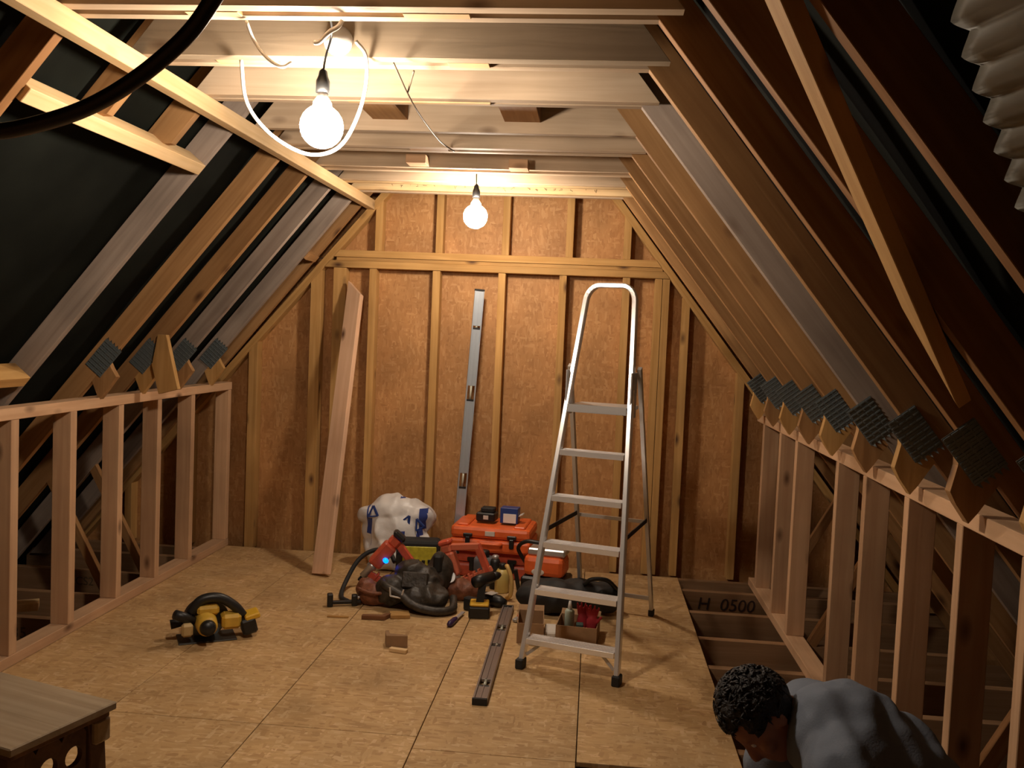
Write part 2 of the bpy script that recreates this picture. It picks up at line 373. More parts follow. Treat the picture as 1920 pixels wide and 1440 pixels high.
for i, y in enumerate(TY):
    t = empty('roof_truss', (XA, y, -.02), label=names[i], cat='roof truss')
    last = i == len(TY)-1
    yl = 3.63 if i == 5 else y
    if i in (3, 4):
        rafter(t, yl, xl, -1, OL, 2.16, ZA, lm[i]); rafter(t, yl, xl, -1, OL, -.05, 1.20, lm[i])
    else: rafter(t, yl, xl, -1, OL, -.05, ZA, lm[i])
    rafter(t, y, (lambda z: xr(z)+.06) if last else xr, 1, OR-(.06 if last else 0), -.05, ZA-(.09 if last else 0), rm[i])
    # collar and bottom chord
    if not last:
        h = .12
        link('collar', bev(prism([(xl(ZC)-.01, y, ZC), (xr(ZC)+.005, y, ZC), (xr(ZC+h)+.005, y, ZC+h), (xl(ZC+h)-.01, y, ZC+h)], (0, TH, 0)), .0015), JOIST, t)
    yj = y+(.03 if i >= 8 else 0) if not last else 5.745
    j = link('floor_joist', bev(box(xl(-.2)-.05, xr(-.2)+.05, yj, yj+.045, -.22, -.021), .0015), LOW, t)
    if last: continue
    # webs in the eaves
    for s, fx in ((-1, xl), (1, xr)):
        if i not in ((4, 5, 7, 8) if s < 0 else (3, 7, 9)): continue
        a = fx(.62)+s*.02; b = fx(.62)-s*.33
        timber('web', (a, y+TH/2, .62), (b, y+TH/2, -.03), TH-.004, .05, RED if s < 0 else DARKP, t)
    # sawn-off ashlar stubs with their plates
    if i in (3, 4): sides = [1]
    else: sides = [-1, 1]
    for s in sides:
        if s < 0:
            if i in (5,): continue
            pts = [(-2.375, 1.31), (-2.345, 1.247), (-2.318, 1.205), (-2.405, 1.085), (-2.455, 1.21), (-2.46, 1.30)]
            yy = y
            if i == 7:
                uc = [(-2.30, 1.415), (-2.255, 1.415), (-2.185, 1.13), (-2.29, 1.10), (-2.33, 1.25)]
                link('web_stub', bev(prism([(p[0], yy-.04, p[1]) for p in uc], (0, TH-.001, 0)), .0012), PINE, t, xdir=(0, 0, 1), label='longer uncut stub with a pale edge')
        else:
            pts = [(.952, 1.30), (.955, 1.20), (.938, 1.13), (.955, 1.098), (.99, 1.048), (1.012, 1.078), (1.07, 1.17), (1.05, 1.26)]; yy = y
        link('web_stub', bev(prism([(p[0], yy+.0005, p[1]) for p in pts], (0, TH-.001, 0)), .0012), [RED, PINE][i % 2], t, xdir=(0, 0, 1))
        if s < 0: plate(t, yy-.0005, (-2.385, 1.295), SL, s)
        else: plate(t, yy-.0005, (.992, 1.238), -SR, s, .15, .10)
    if i == 9: pass
# printed grading marks on two joists
INK = plain('black_ink', (.03, .015, .012), .8)
INKF = plain('faded_ink', (.10, .07, .04), .8)
def stamp(txt, size, x, y, z, mat, parent, shear=.15, rz=0):
    bm = text_mesh(txt, size, .0003, shear); bm.transform(M.Translation((x, y, z)) @ M.Rotation(rz, 4, 'Y') @ M.Rotation(R(90), 4, 'X'))
    return link('printed_mark', bm, mat, parent)
trs = [o for o in COL.objects if o.name.startswith('roof_truss')]
jw = [c for c in trs[-1].children if c.name.startswith('floor_joist')]
trs_sorted = sorted(trs, key=lambda o: o.location.y)
def joist_of(t): return [c for c in t.children if c.name.startswith('floor_joist')][0]
stamp('H  0500', .105, .86, 5.4985, -.095, INK, trs_sorted[9])
stamp('CS2', .07, -2.97, 5.0585, -.085, INKF, trs_sorted[8], 0)
stamp('35', .08, -2.80, 4.193, -.10, INKF, trs_sorted[6], 0)
# trimmed studs' faint stamps are only grain at this distance

# ------------------------------------------------------------------ added ceiling joists beside the collars
TANJ = wood('tan_joist', (.40, .315, .22), (.32, .25, .17), knots=.8)
AJ = [(2.348, .045, JOIST, 'new ceiling joist on the camera side of the near bulb, first of the doubled rows'),
      (2.783, .045, TANJ, 'greyish tan ceiling joist right behind the near bulb, second doubled row'),
      (3.25, .045, JOIST, 'ceiling joist in the third row, with pale packer strip underneath'),
      (4.10, .045, JOIST, 'ceiling joist in the middle of the ceiling with the thin cable hooked under it'),
      (4.70, .045, JOIST, 'ceiling joist just before the far bulb with two white blocks beneath it'),
      (5.10, .045, PALE, 'pale ceiling joist right beyond the far bulb'),
      (5.36, .045, PALE, 'last pale ceiling joist before the gable, with faint pencil scribbles')]
aj = []
for y, wd, m, lab in AJ:
    t = empty('ceiling_joist', (-.67, y, ZC), label=lab, cat='joist', group='added ceiling joists')
    h = .125; o = .03
    link('board', bev(prism([(xl(ZC)-o, y, ZC-.002), (xr(ZC)+o+.03, y, ZC-.002), (xr(ZC+h)+o+.03, y, ZC+h), (xl(ZC+h)-o, y, ZC+h)], (0, wd, 0)), .0015), m, t)
    aj.append(t)
def packer(t, x0, x1, y0, y1, z0, z1, m=PALE):
    link('packer', bev(box(x0, x1, y0, y1, z0, z1), .0015), m, t)
packer(aj[0], -.55, -.37, 2.393, 2.43, ZC-.004, ZC+.09); packer(aj[0], -1.15, -1.0, 2.393, 2.43, ZC-.004, ZC+.09)
packer(aj[1], -.50, -.37, 2.828, 2.87, ZC-.004, ZC+.09); packer(aj[1], -1.25, -1.05, 2.828, 2.87, ZC-.004, ZC+.09)
packer(aj[2], -.95, -.42, 3.295, 3.32, ZC-.006, ZC+.09)
packer(aj[4], -.99, -.89, 4.50, 4.607, ZC+.002, ZC+.045, CLS); packer(aj[4], -.47, -.375, 4.50, 4.607, ZC-.012, ZC+.032, CLS)
packer(aj[3], -.9, -.72, 4.145, 4.195, ZC+.0, ZC+.11, RED)
# noggin between the third and fourth rows
for x, m, lab in ((-.42, DARKP, 'short brown noggin between the third and fourth ceiling rows, right of centre'), (-.98, RED, 'short orange noggin between the third and fourth ceiling rows, left of centre')):
    link('noggin', bev(box(x, x+.15, 3.36, 3.785, ZC+.045, ZC+.115), .0015), m, None, xdir=(0, 1, 0), label=lab, cat='noggin')
# pencil scribbles on the last joist
bm = NB(); random.seed(3)
for k in range(26):
    x = -1.25+k*.048+random.uniform(-.01, .01); z = ZC+.03+random.uniform(-.008, .014)
    pts = [V((x, 5.3595, z))]+[V((x+random.uniform(-.012, .016), 5.3592, z+random.uniform(-.016, .016))) for _ in range(3)]
    addtube(bm, pts, .0013, 5)
link('pencil_mark', bm, INKF, aj[6], kind='stuff')

# ------------------------------------------------------------------ timbers fixed under the left and right slopes
timber('ledger_batten', (-1.492, 1.1, 2.298), (-1.492, 5.8, 2.298), .062, .045, PALE, side=(0, 0, 1), label='long pale batten running under the left ends of the collars to the gable', cat='batten')
d = V((math.cos(SL), 0, math.sin(SL)))
def trimmer(z, ya, yb, m, lab):
    c = V((xl(z), 0, z))
    n = V((-math.sin(SL), 0, math.cos(SL)))
    c2 = c+n*.03
    return timber('trimmer', (c2.x, ya, c2.z), (c2.x, yb, c2.z), .05, .095, m, side=d, label=lab, cat='trimmer')
trimmer(2.125, 2.469, 3.628, PALE, 'upper trimmer across the left roof opening, pale pine between two full rafters')
trimmer(1.215, 2.469, 3.628, PINE, 'lower trimmer across the left roof opening, above the left stud wall')
# nogging on the left next to the gable
timber('noggin', (xl(1.93)-.02, 5.51, 1.95), (xl(1.93)-.02, 5.698, 1.95), .045, .09, RED, side=d, label='short noggin at the top left between the last truss and the gable rafters', cat='noggin')
# long diagonal brace under the right rafters
nr = V((-math.sin(SR), 0, -math.cos(SR)))
def onr(y, z, k=.02): return V((xr(z), y, z))+nr*k
pA, pB = onr(1.26, 2.53), onr(2.20, 1.40)
dd = (pB-pA).normalized(); sd = nr.cross(dd).normalized()
if sd.x > 0: sd = -sd
q = [pA-sd*.032, pA+sd*.032, pB-dd*.30+sd*.032, pB-sd*.034]
link('diagonal_brace', bev(prism([v-nr*.018 for v in q], nr*.036), .002), wood('brace_pine', (.60, .36, .14), (.50, .28, .10)), None, xdir=dd, label='long diagonal brace nailed under the near right rafters', cat='brace')

# ------------------------------------------------------------------ quilted white insulation at top right
bm = NB(); e0, e1 = V((.415, 1.185, 1.985)), V((.715, 1.49, 1.60)); g = {}
nu, nv = 110, 30; nin = nr
back = V((.22, -.75, .0))
for i in range(nu+1):
    u = i/nu; ph = u*11*math.pi*2
    for j in range(nv+1):
        v = j/nv
        p = e0.lerp(e1, u)+back*v*1.0
        amp = .0062*(1-v)**7+.0004
        p = p+nin*(.012+amp*abs(math.sin(ph/2))*2+.004*math.sin(9*v+u*5))+(e1-e0).normalized()*0
        p = p + back.normalized()*(.010*abs(math.cos(ph/2)))*(1-v)**8
        g[i, j] = bm.verts.new(p)
for i in range(nu):
    for j in range(nv): bm.faces.new((g[i, j], g[i+1, j], g[i+1, j+1], g[i, j+1]))
r_ = bmesh.ops.solidify(bm, geom=list(bm.faces), thickness=.004)
INS = plain('white_quilted_foam', (.55, .52, .43), .5, var=.12, bs=8)
link('insulation_quilt', bm, INS, None, smooth=True, label='white quilted insulation sheet with a scalloped edge hanging at the top right', cat='insulation')

# ------------------------------------------------------------------ lamps
def lamp(c, top, r, strength, lab, flex_pts, rose=None):
    t = empty('pendant_lamp', top, label=lab, cat='lamp', group='bare bulbs on flex')
    m, tt, n, l, b = nt('lit_bulb_glare'); n.remove(b); e = n.new('ShaderNodeEmission'); e.inputs[0].default_value = BULBC; e.inputs[1].default_value = strength
    l.new(e.outputs[0], n['Material Output'].inputs[0])
    bm = NB(); bmesh.ops.create_icosphere(bm, subdivisions=3, radius=r, matrix=M.Translation(V(c)))  # sphere larger than the real bulb, its glare built into the size
    link('bulb', bm, m, t, smooth=True, label='glowing white bulb, enlarged to stand in for its glare')
    z = c[2]+r*.93
    link('bulb_base', lathe([(.03, -.004), (.028, .012), (.017, .03), (.014, .045)], 20, M.Translation((c[0], c[1], z))), WHT, t, smooth=True)
    link('lampholder', lathe([(.021, .04), (.021, .075), (.015, .09), (.012, .105), (.005, .112)], 18, M.Translation((c[0], c[1], z))), BLK, t, smooth=True)
    link('flex', tube(spline([(c[0], c[1], z+.108)]+flex_pts), .0035, 8), BLK, t, smooth=True)
    if rose: link('ceiling_rose', lathe([(.045, 0), (.045, .012), (.034, .022), (.012, .034), (.004, .038)], 24, rose), WHT, t, smooth=True)
    return t
lamp((-.862, 2.72, 2.10), (-.83, 2.66, 2.36), .066, BULB1, 'nearer bare bulb hanging on black flex from a white rose', [(-.852, 2.71, 2.31), (-.83, 2.69, 2.37), (-.80, 2.56, 2.385), (-.79, 2.475, 2.36)],
     M.Translation((-.835, 2.782, 2.375)) @ M.Rotation(R(90), 4, 'X'))
lamp((-.682, 4.90, 2.125), (-.685, 4.9, 2.40), .066, BULB2, 'farther bare bulb hanging in front of the gable wall', [(-.683, 4.9, 2.3), (-.686, 4.9, 2.40)])
WC = plain('white_cable', (.85, .83, .78), .35)
def cable(name, pts, r, mat, lab, cat='cable', grp=None, n=10): return link(name, tube(spline([V(p) for p in pts], 10), r, n), mat, None, smooth=True, label=lab, cat=cat, group=grp)
def P(px, py, y):  # a point on the depth plane y under photo position (planning helper)
    dx, dy = (px-960)/1690, -(py-720)/1690
    dr = V((0.99483742*dx-0.04675736*dy-0.09006811, 0.09238533*dx+0.05001754*dy+0.99446629, 0.04199363*dx+0.99765324*dy-0.05407901))
    return V((0, 0, 1.49))+dr*(y/dr.y)
cable('looped_cable', [P(452, 112, 2.765), P(462, 190, 2.80), P(500, 245, 2.84), P(555, 282, 2.88), P(600, 290, 2.90), P(640, 272, 2.90), P(670, 220, 2.87), P(686, 160, 2.82), P(686, 105, 2.765), P(668, 78, 2.765)], .0062, WC, 'loop of white twin cable hanging around the nearer bulb', grp='loose white cables')
cable('hooked_cable', [P(642, 38, 2.42), P(634, 50, 2.42), P(618, 60, 2.42), P(600, 78, 2.45), P(590, 80, 2.46)], .0065, WC, 'short hook of white cable above the nearer bulb', grp='loose white cables')
cable('short_cable', [P(462, 40, 2.45), P(476, 75, 2.5), P(500, 108, 2.52), P(527, 125, 2.54), P(545, 118, 2.6)], .005, WC, 'short curl of white cable left of the nearer bulb', grp='loose white cables')
cable('earth_wire', [P(738, 118, 2.75), P(764, 175, 2.9), P(790, 220, 3.2), P(825, 265, 3.9), P(852, 284, 4.08)], .003, plain('brown_wire', (.12, .09, .06), .5), 'thin dark wire trailing back under the ceiling joists', cat='wire')
cable('wire_tail', [P(776, 133, 2.8), P(765, 172, 2.9)], .0032, plain('brown_wire_b', (.12, .09, .06), .5), 'stub of dark wire twisted to the trailing wire', cat='wire')
HOSE = plain('black_conduit', (.025, .018, .014), .3)
cable('conduit', [P(470, -120, .9), P(400, -2, .9), P(345, 72, .9), P(255, 148, .9), P(160, 203, .9), P(60, 235, .9), P(-20, 247, .9), P(-140, 240, .9)], .0085, HOSE, 'thick black cable sweeping across the top left corner close to the camera', n=16)
# ------------------------------------------------------------------ step ladder
t = empty('step_ladder', (-.054, 3.91, 0), R(-16), label='open aluminium step ladder with six treads and a rounded grab loop', cat='ladder')
hw0 = .222
hw = lambda z: hw0-.070*min(z, 1.18)/1.18-.036*max(0, z-1.18)/.55
yf = lambda z: .25*z
def LT(name, bm, m, **k): return link(name, bm, m, t, local=True, **k)
def obltube(bm, pts, wx, wy):
    # rectangular section rail through points
    rings = []
    pts = [V(p) for p in pts]
    for i, p in enumerate(pts):
        d = (pts[min(i+1, len(pts)-1)]-pts[max(i-1, 0)]).normalized()
        s = V((0, 1, 0)); s = (s-s.dot(d)*d).normalized(); u = d.cross(s)
        rings.append([bm.verts.new(p+u*a*wx/2+s*b*wy/2) for a, b in ((-1, -.7), (-.7, -1), (.7, -1), (1, -.7), (1, .7), (.7, 1), (-.7, 1), (-1, .7))])
    for a, b in zip(rings, rings[1:]):
        for k in range(8): bm.faces.new((a[k], a[(k+1) % 8], b[(k+1) % 8], b[k]))
    bm.faces.new(rings[0]); bm.faces.new(rings[-1][::-1]); return bm
pts = [(-hw(z), yf(z), z) for z in (.035, .4, .8, 1.18, 1.45, 1.66)]
H = 1.745; r0 = .065; xw = hw(1.66)
for k in range(1, 7):
    a = k/6*math.pi/2; pts.append((-xw+r0*(1-math.cos(a)), yf(1.66+.085*math.sin(a)), H-.085+.085*math.sin(a)))
pts += [(-x, y, z) for x, y, z in pts[::-1]]
LT('stile_loop', obltube(NB(), pts, .024, .045), ALU, smooth=False, label='polished front stiles joined by the top loop')
treadz = [.135, .348, .555, .762, .970]
for z in treadz:
    w_ = hw(z)-.012; bm = NB(); y = yf(z)
    addbox(bm, -w_, w_, y-.03, y+.052, z-.004, z, .0015)
    addbox(bm, -w_, w_, y-.033, y-.028, z-.024, z+.001, .001)
    addbox(bm, -w_, w_, y+.048, y+.052, z-.018, z)
    for k in range(6): addbox(bm, -w_, w_, y-.022+k*.012, y-.018+k*.012, z, z+.0015)
    LT('tread', bm, ALU)
z = 1.18; w_ = hw(z)-.01
bm = NB(); addbox(bm, -w_, w_, yf(z)-.03, yf(z)+.20, z-.02, z, .003); addbox(bm, -w_, w_, yf(z)-.034, yf(z)-.028, z-.035, z+.002, .001)
LT('platform', bm, ALUM, label='grey top platform')
for s in (-1, 1):
    rear = NB(); addbeam(rear, (s*(hw(1.2)+.018), yf(1.35)+.03, 1.36), (s*.20-.06, 1.05, .03), .018, .03, side=(1, 0, 0)); LT('rear_leg', rear, ALUM)
    LT('hinge', addbox(NB(), s*(hw(1.2)+.004)-.004, s*(hw(1.2)+.004)+.004, yf(1.1), yf(1.3)+.05, 1.13, 1.34, .002), ALUM)
    LT('foot', addbox(NB(), s*.222-.018, s*.222+.018, -.028, .028, 0, .045, .004), BLKR, label='black rubber foot')
    LT('foot', addbox(NB(), s*.20-.074, s*.20-.046, 1.03, 1.07, 0, .035, .003), BLKR, label='black rubber foot')
    LT('strap', beam((s*hw(.58), yf(.58)+.02, .60), (s*.185-.035, .79, .575), .004, .022, side=(1, 0, 0)), BLKR, label='black webbing strap')
    LT('corner_brace', beam((s*(hw(.135)-.012), yf(.05), .06), (s*(hw(.135)-.075), yf(.13), .112), .004, .014, side=(0, 1, 0)), ALUM)
LT('rear_crossbar', beam((-.255, 1.01, .105), (.137, 1.01, .105), .012, .02, side=(0, 1, 0)), ALUM)
LT('rear_crossbar', beam((-.22, .80, .56), (.147, .80, .56), .010, .018, side=(0, 1, 0)), ALUM)

# ------------------------------------------------------------------ leaning plank and long level
p0, p1 = V((-1.573, 5.215, .0)), V((-1.565, 5.765, 1.76))
dd = (p1-p0).normalized(); sx = V((.9, -.38, 0)).normalized(); sx = (sx-sx.dot(dd)*dd).normalized(); un = dd.cross(sx)
q = [p0-sx*.058, p0+sx*.058, p1+sx*.055-dd*.075, p1-sx*.055+dd*.03]
bm = prism([v-un*.019+V((0, 0, .012)) for v in q], un*.038)
link('leaning_plank', bev(bm, .002), wood('pink_plank', (.70, .46, .30), (.62, .38, .23), knots=1), None, xdir=dd, label='pale pink plank leaning against the gable wall left of the tools', cat='plank')
VIAL = plain('level_vial', (.50, .50, .40), .15)
STEEL = plain('brushed_level_body', (.50, .56, .62), .3, .55)
def level(name, p0, p1, up, mat, lab, hx=.03, wz=.06, slots=((.18, .03), (.5, .05), (.82, .03)), dark=None):
    """box-section level: web with window slots between two flanges; up = direction normal to the flat side seen"""
    p0, p1, up = V(p0), V(p1), V(up); L = (p1-p0).length; X = (p1-p0).normalized(); up = (up-up.dot(X)*X).normalized(); Y = up.cross(X)
    F = M((X, Y, up)).transposed().to_4x4(); F.translation = p0
    t = bpy.data.objects.new(name, None); COL.objects.link(t); t.matrix_local = F; W[t.name] = F; t.empty_display_size = .05
    props(t, lab, 'spirit level')
    link('flange', addbox(NB(), .012, L-.012, wz/2-.008, wz/2, 0, hx, .001), mat, t, local=True)
    link('flange', addbox(NB(), .012, L-.012, -wz/2, -wz/2+.008, 0, hx, .001), mat, t, local=True)
    xs_ = [.012]+[v for f, h in slots for v in (L*f-h, L*f+h)]+[L-.012]
    bm = NB()
    for a, b in zip(xs_[0::2], xs_[1::2]): addbox(bm, a, b, -wz/2+.008, wz/2-.008, hx*.25, hx*.72, .0005)
    for a, b in zip(xs_[0::2], xs_[1::2]): addbox(bm, a, b, -.003, .003, hx*.72, hx*.86, .0005)
    link('web', bm, dark or mat, t, local=True)
    for f, h in slots:
        v = link('vial_block', addbox(NB(), L*f-h, L*f-h+.012, -wz/2+.008, wz/2-.008, hx*.15, hx*.8, .001), BLK, t, local=True)
        link('vial', tube([(L*f-h+.012, 0, hx/2), (L*f+h, 0, hx/2)], .007, 10), VIAL, t, local=True, smooth=True, label='clear bubble vial')
    link('end_cap', addbox(NB(), 0, .012, -wz/2-.001, wz/2+.001, -.0, hx+.001, .002), BLKR, t, local=True)
    link('end_cap', addbox(NB(), L-.012, L, -wz/2-.001, wz/2+.001, -.0, hx+.001, .002), BLKR, t, local=True)
    return t
level('long_level', (-.838, 5.72, .01), (-.758, 5.775, 1.775), (.25, -1, .05), STEEL, 'long silver spirit level leaning upright against the gable wall', .026, .062, ((.30, .05), (.62, .05), (.86, .012)))
LVD = plain('grey_level_body', (.27, .23, .21), .35, .5)
level('spirit_level', (-.396, 3.52, .001), (-.405, 4.80, .001), (0, 0, 1), LVD, 'dark spirit level lying on the floor left of the ladder', .028, .06, ((.15, .04), (.52, .02), (.72, .045)))

# ------------------------------------------------------------------ rubble bag
def wr(a, s, seed=0):
    return lambda p: a*(1-abs(noise.noise(V((p.x*s, p.y*s, p.z*s*.7+seed))))*4)+a*.5*noise.noise(p*s*2.3)
t = empty('builders_bag', (-1.19, 5.52, 0), label='white plastic sack with blue print slumped against the gable wall', cat='bag')
bm = NB(); ell(bm, (-1.17, 5.52, .12), (.235, .17, .15)); ell(bm, (-1.20, 5.52, .24), (.20, .15, .14)); ell(bm, (-1.22, 5.53, .36), (.16, .12, .10)); ell(bm, (-1.08, 5.55, .33), (.13, .11, .10)); ell(bm, (-1.35, 5.5, .33), (.08, .08, .06))
bm = remesh(bm, .012, 2, wr(.012, 8))
for v in bm.verts: v.co.z = max(v.co.z, .001)
SACK = plain('white_sack', (.68, .66, .64), .38, bump=.5, bs=14)
m, tt, n, l, b = SACK, SACK.node_tree, SACK.node_tree.nodes, SACK.node_tree.links, SACK.node_tree.nodes['Principled BSDF']
tc = n.new('ShaderNodeTexCoord'); vo = n.new('ShaderNodeTexVoronoi'); vo.inputs['Scale'].default_value = 6.5; vo.distance = 'CHEBYCHEV'; l.new(tc.outputs['Object'], vo.inputs['Vector'])
cr = n.new('ShaderNodeValToRGB'); cr.color_ramp.interpolation = 'CONSTANT'; cr.color_ramp.elements[0].color = (.68, .66, .64, 1)
cr.color_ramp.elements[1].position = .60; cr.color_ramp.elements[1].color = (.035, .06, .24, 1)
sp = n.new('ShaderNodeSeparateColor'); l.new(vo.outputs['Distance'], cr.inputs['Fac']); l.new(cr.outputs['Color'], b.inputs['Base Color'])
link('sack', bm, SACK, t, smooth=True)
for (cx, cz, s, an) in ((-1.315, .365, .042, 0), (-1.115, .31, .05, .5), (-1.03, .30, .04, -.4)):
    bm = NB(); pts = [V((0, 0, s)), V((-s*.7, 0, -s*.7)), V((s*.7, 0, -s*.5))]
    addtube(bm, [pts[0], pts[1]], .006, 6); addtube(bm, [pts[1], pts[2]], .005, 6); addtube(bm, [pts[2], pts[0]], .009, 6)
    bm.transform(M.Translation((cx, 5.405 if cx < -1.2 else 5.42, cz)) @ M.Rotation(an, 4, 'Y') @ M.Diagonal((1, .3, 1, 1)))
    link('printed_mark', bm, BLUE, t)

def put(name, loc, rz, lab, cat, grp=None): return empty(name, loc, R(rz), lab, cat, grp)
def L(t, name, bm, m, **k): return link(name, bm, m, t, local=True, **k)
# yellow and black bag
t = put('screw_bag', (-1.00, 5.28, 0), 8, 'black bag with a yellow label standing before the white sack', 'bag')
bm = NB(); addbox(bm, -.13, .13, -.06, .06, 0, .25, .02, seg=2); L(t, 'bag', bm, BLKR)
L(t, 'yellow_panel', addbox(NB(), -.09, .11, -.066, -.058, .10, .215, .004), YELG)
for k in range(4): L(t, 'printed_mark', addbox(NB(), -.045+k*.035, -.025+k*.035, -.069, -.065, .115, .135+.004*(k % 2), .001), BLK)

# orange tool cases
def case(name, loc, rz, wx, dy, h, mat, lab, latch=BLK):
    t = put(name, loc, rz, lab, 'tool case')
    L(t, 'lower_shell', addbox(NB(), -wx/2, wx/2, -dy/2, dy/2, 0, h*.52, .018, seg=2), mat)
    bm = NB(); addbox(bm, -wx/2+.004, wx/2-.004, -dy/2+.004, dy/2-.004, h*.53, h, .022, seg=2)
    addbox(bm, -wx*.42, -wx*.28, -dy*.42, dy*.42, h-.004, h+.012, .006); addbox(bm, wx*.28, wx*.42, -dy*.42, dy*.42, h-.004, h+.012, .006)
    L(t, 'lid', bm, mat)
    for s in (-1, 1):
        bm = NB(); addbox(bm, s*wx*.27-.028, s*wx*.27+.028, -dy/2-.012, -dy/2+.004, h*.60, h*.75, .004); addbox(bm, s*wx*.27-.014, s*wx*.27+.014, -dy/2-.014, -dy/2+.004, h*.25, h*.62, .004)
        L(t, 'latch', bm, latch)
    L(t, 'handle', tube(spline([(-.07, -dy/2, h*.4), (-.06, -dy/2-.03, h*.4), (.06, -dy/2-.03, h*.4), (.07, -dy/2, h*.4)], 5), .009, 8), mat, smooth=True)
    L(t, 'badge', addbox(NB(), -.03, .03, -dy/2-.004, -dy/2+.002, h*.68, h*.86, .001), PAPER, label='pale maker badge')
    return t
case('lower_tool_case', (-.56, 5.56, 0), -3, .46, .30, .165, REDP, 'red tool case at the bottom of the stack behind the nail guns')
case('orange_tool_case', (-.57, 5.53, .1661), -4, .50, .34, .155, ORG, 'bright orange tool case with black latches on top of the stack')
# things on the case
t = put('battery_charger', (-.62, 5.52, .334), -8, 'dark battery charger lying on the orange case', 'charger')
L(t, 'body', addbox(NB(), -.06, .06, -.05, .05, 0, .055, .008), BLK); L(t, 'label_plate', addbox(NB(), -.012, .02, -.053, -.049, .015, .04, .001), PAPER); L(t, 'battery', addbox(NB(), -.035, .05, -.035, .035, .055, .085, .006), BLKR)
t = put('fixings_box', (-.475, 5.50, .334), -6, 'small blue and white box of fixings on the orange case', 'box')
L(t, 'box', addbox(NB(), -.055, .055, -.04, .04, 0, .095, .002), BLUE); L(t, 'white_label', addbox(NB(), -.035, .045, -.0425, -.0395, .004, .06, .0005), WHT); L(t, 'end_flap', addbox(NB(), .057, .085, -.03, .03, .05, .056, .001, rot=M.Rotation(-.5, 3, 'Y')), PAPER)

# nail guns (gas framing nailers)
def nailer(name, loc, rz, tilt, mat, lab, top=BLK, led=False, sc=1.0):
    t = empty(name, loc, R(rz), lab, 'nail gun'); A = M.Rotation(tilt, 4, 'Y') @ M.Scale(sc, 4)
    def G(n_, bm, m_, **k):
        bm.transform(A); return L(t, n_, bm, m_, **k)
    bm = NB(); addbox(bm, -.04, .04, -.04, .04, .10, .25, .014, seg=2); addbox(bm, -.032, .032, -.034, .034, .245, .30, .012); G('housing', bm, mat)
    G('end_cap', addbox(NB(), -.038, .038, -.04, .04, .298, .33, .01), top)
    G('nose', lathe([(.022, .01), (.022, .07), (.03, .08), (.03, .105)], 12), ALUM, smooth=True)
    G('nose_guard', addbox(NB(), -.012, .012, -.014, .014, -.02, .012, .003), BLK)
    hb = NB(); addbeam(hb, (.03, 0, .275), (.21, 0, .235), .036, .042, (0, 1, 0)); bev(hb, .006); G('handle', hb, mat)
    hb = NB(); addbeam(hb, (.195, 0, .255), (.215, 0, .06), .034, .045, (0, 1, 0)); bev(hb, .006); G('battery_grip', hb, top)
    mb = NB(); addbeam(mb, (.015, 0, .045), (.245, 0, .085), .028, .036, (0, 1, 0)); bev(mb, .004)
    for k in range(5): addbox(mb, .05+k*.035, .062+k*.035, -.018, .018, .035+k*.006, .085+k*.006, .002)
    G('magazine', mb, mat)
    G('trigger', addbox(NB(), .055, .07, -.007, .007, .225, .25, .003), BLK)
    if led:
        G('status_light', ell(NB(), (.03, -.045, .17), (.017, .012, .014)), plain('blue_light', (.0, .09, 1), .3, emis=1.6), smooth=True, label='glowing blue light')
    zmin = min((o.data.vertices[i].co.z for o in t.children for i in range(len(o.data.vertices))))
    t.location.z -= zmin-.001; W[t.name] = M.Translation(t.location) @ M.Rotation(R(rz), 4, 'Z')
    return t
nailer('nail_gun', (-.705, 5.03, 0), -10, R(-20), plain('salmon_orange', (.66, .17, .09), .42), 'salmon orange nail gun propped upright before the orange case', REDP, sc=.92)
nailer('nail_gun', (-1.235, 4.86, 0), 10, R(40), REDP, 'dark red nail gun with a glowing blue light', BLK, True)
# orange cordless tool partly behind the ladder
t = put('orange_machine', (-.225, 5.22, 0), -10, 'orange and black power tool with a grey top directly behind the ladder stile', 'power tool')
L(t, 'base', addbox(NB(), -.13, .14, -.10, .10, 0, .10, .012), BLK); bm = NB(); addbox(bm, -.12, .12, -.09, .09, .10, .22, .03, seg=2); L(t, 'housing', bm, ORG)
L(t, 'grey_top', addbox(NB(), -.10, .12, -.07, .07, .221, .262, .008), ALUM); L(t, 'badge', ell(NB(), (-.03, -.092, .13), (.038, .004, .02)), PAPER, smooth=True)
L(t, 'handle', tube(spline([(-.13, 0, .16), (-.17, -.02, .24), (-.12, -.04, .29), (-.03, -.04, .29)], 6), .012, 8), BLK, smooth=True)
# glue bottles
t = put('grey_tub', (-.60, 5.28, 0), 0, 'grey plastic tub just right of the salmon orange nail gun', 'tub')
L(t, 'body', lathe([(.06, 0), (.062, .01), (.062, .15), (.05, .165)], 20), plain('grey_tub_plastic', (.13, .14, .15), .4), smooth=True); L(t, 'cap', lathe([(.03, .165), (.03, .2), (.024, .205)], 16), BLK, smooth=True)
t = put('glue_bottle', (-.475, 5.14, 0), 0, 'short yellowish glue bottle with a black cap right of the grey tub', 'bottle')
L(t, 'body', lathe([(.04, 0), (.043, .006), (.043, .11), (.028, .135)], 20), plain('yellow_glue', (.55, .42, .13), .35), smooth=True); L(t, 'cap', lathe([(.022, .135), (.022, .165), (.016, .17)], 14), BLK, smooth=True)
t = put('coffee_flask', (-.525, 5.20, 0), 0, 'small black flask with a steel lid between the tub and the glue bottle', 'flask')
L(t, 'body', lathe([(.028, 0), (.03, .006), (.03, .16), (.024, .175)], 16), BLK, smooth=True); L(t, 'lid', lathe([(.02, .175), (.02, .195), (.012, .2)], 14), ALUM, smooth=True)

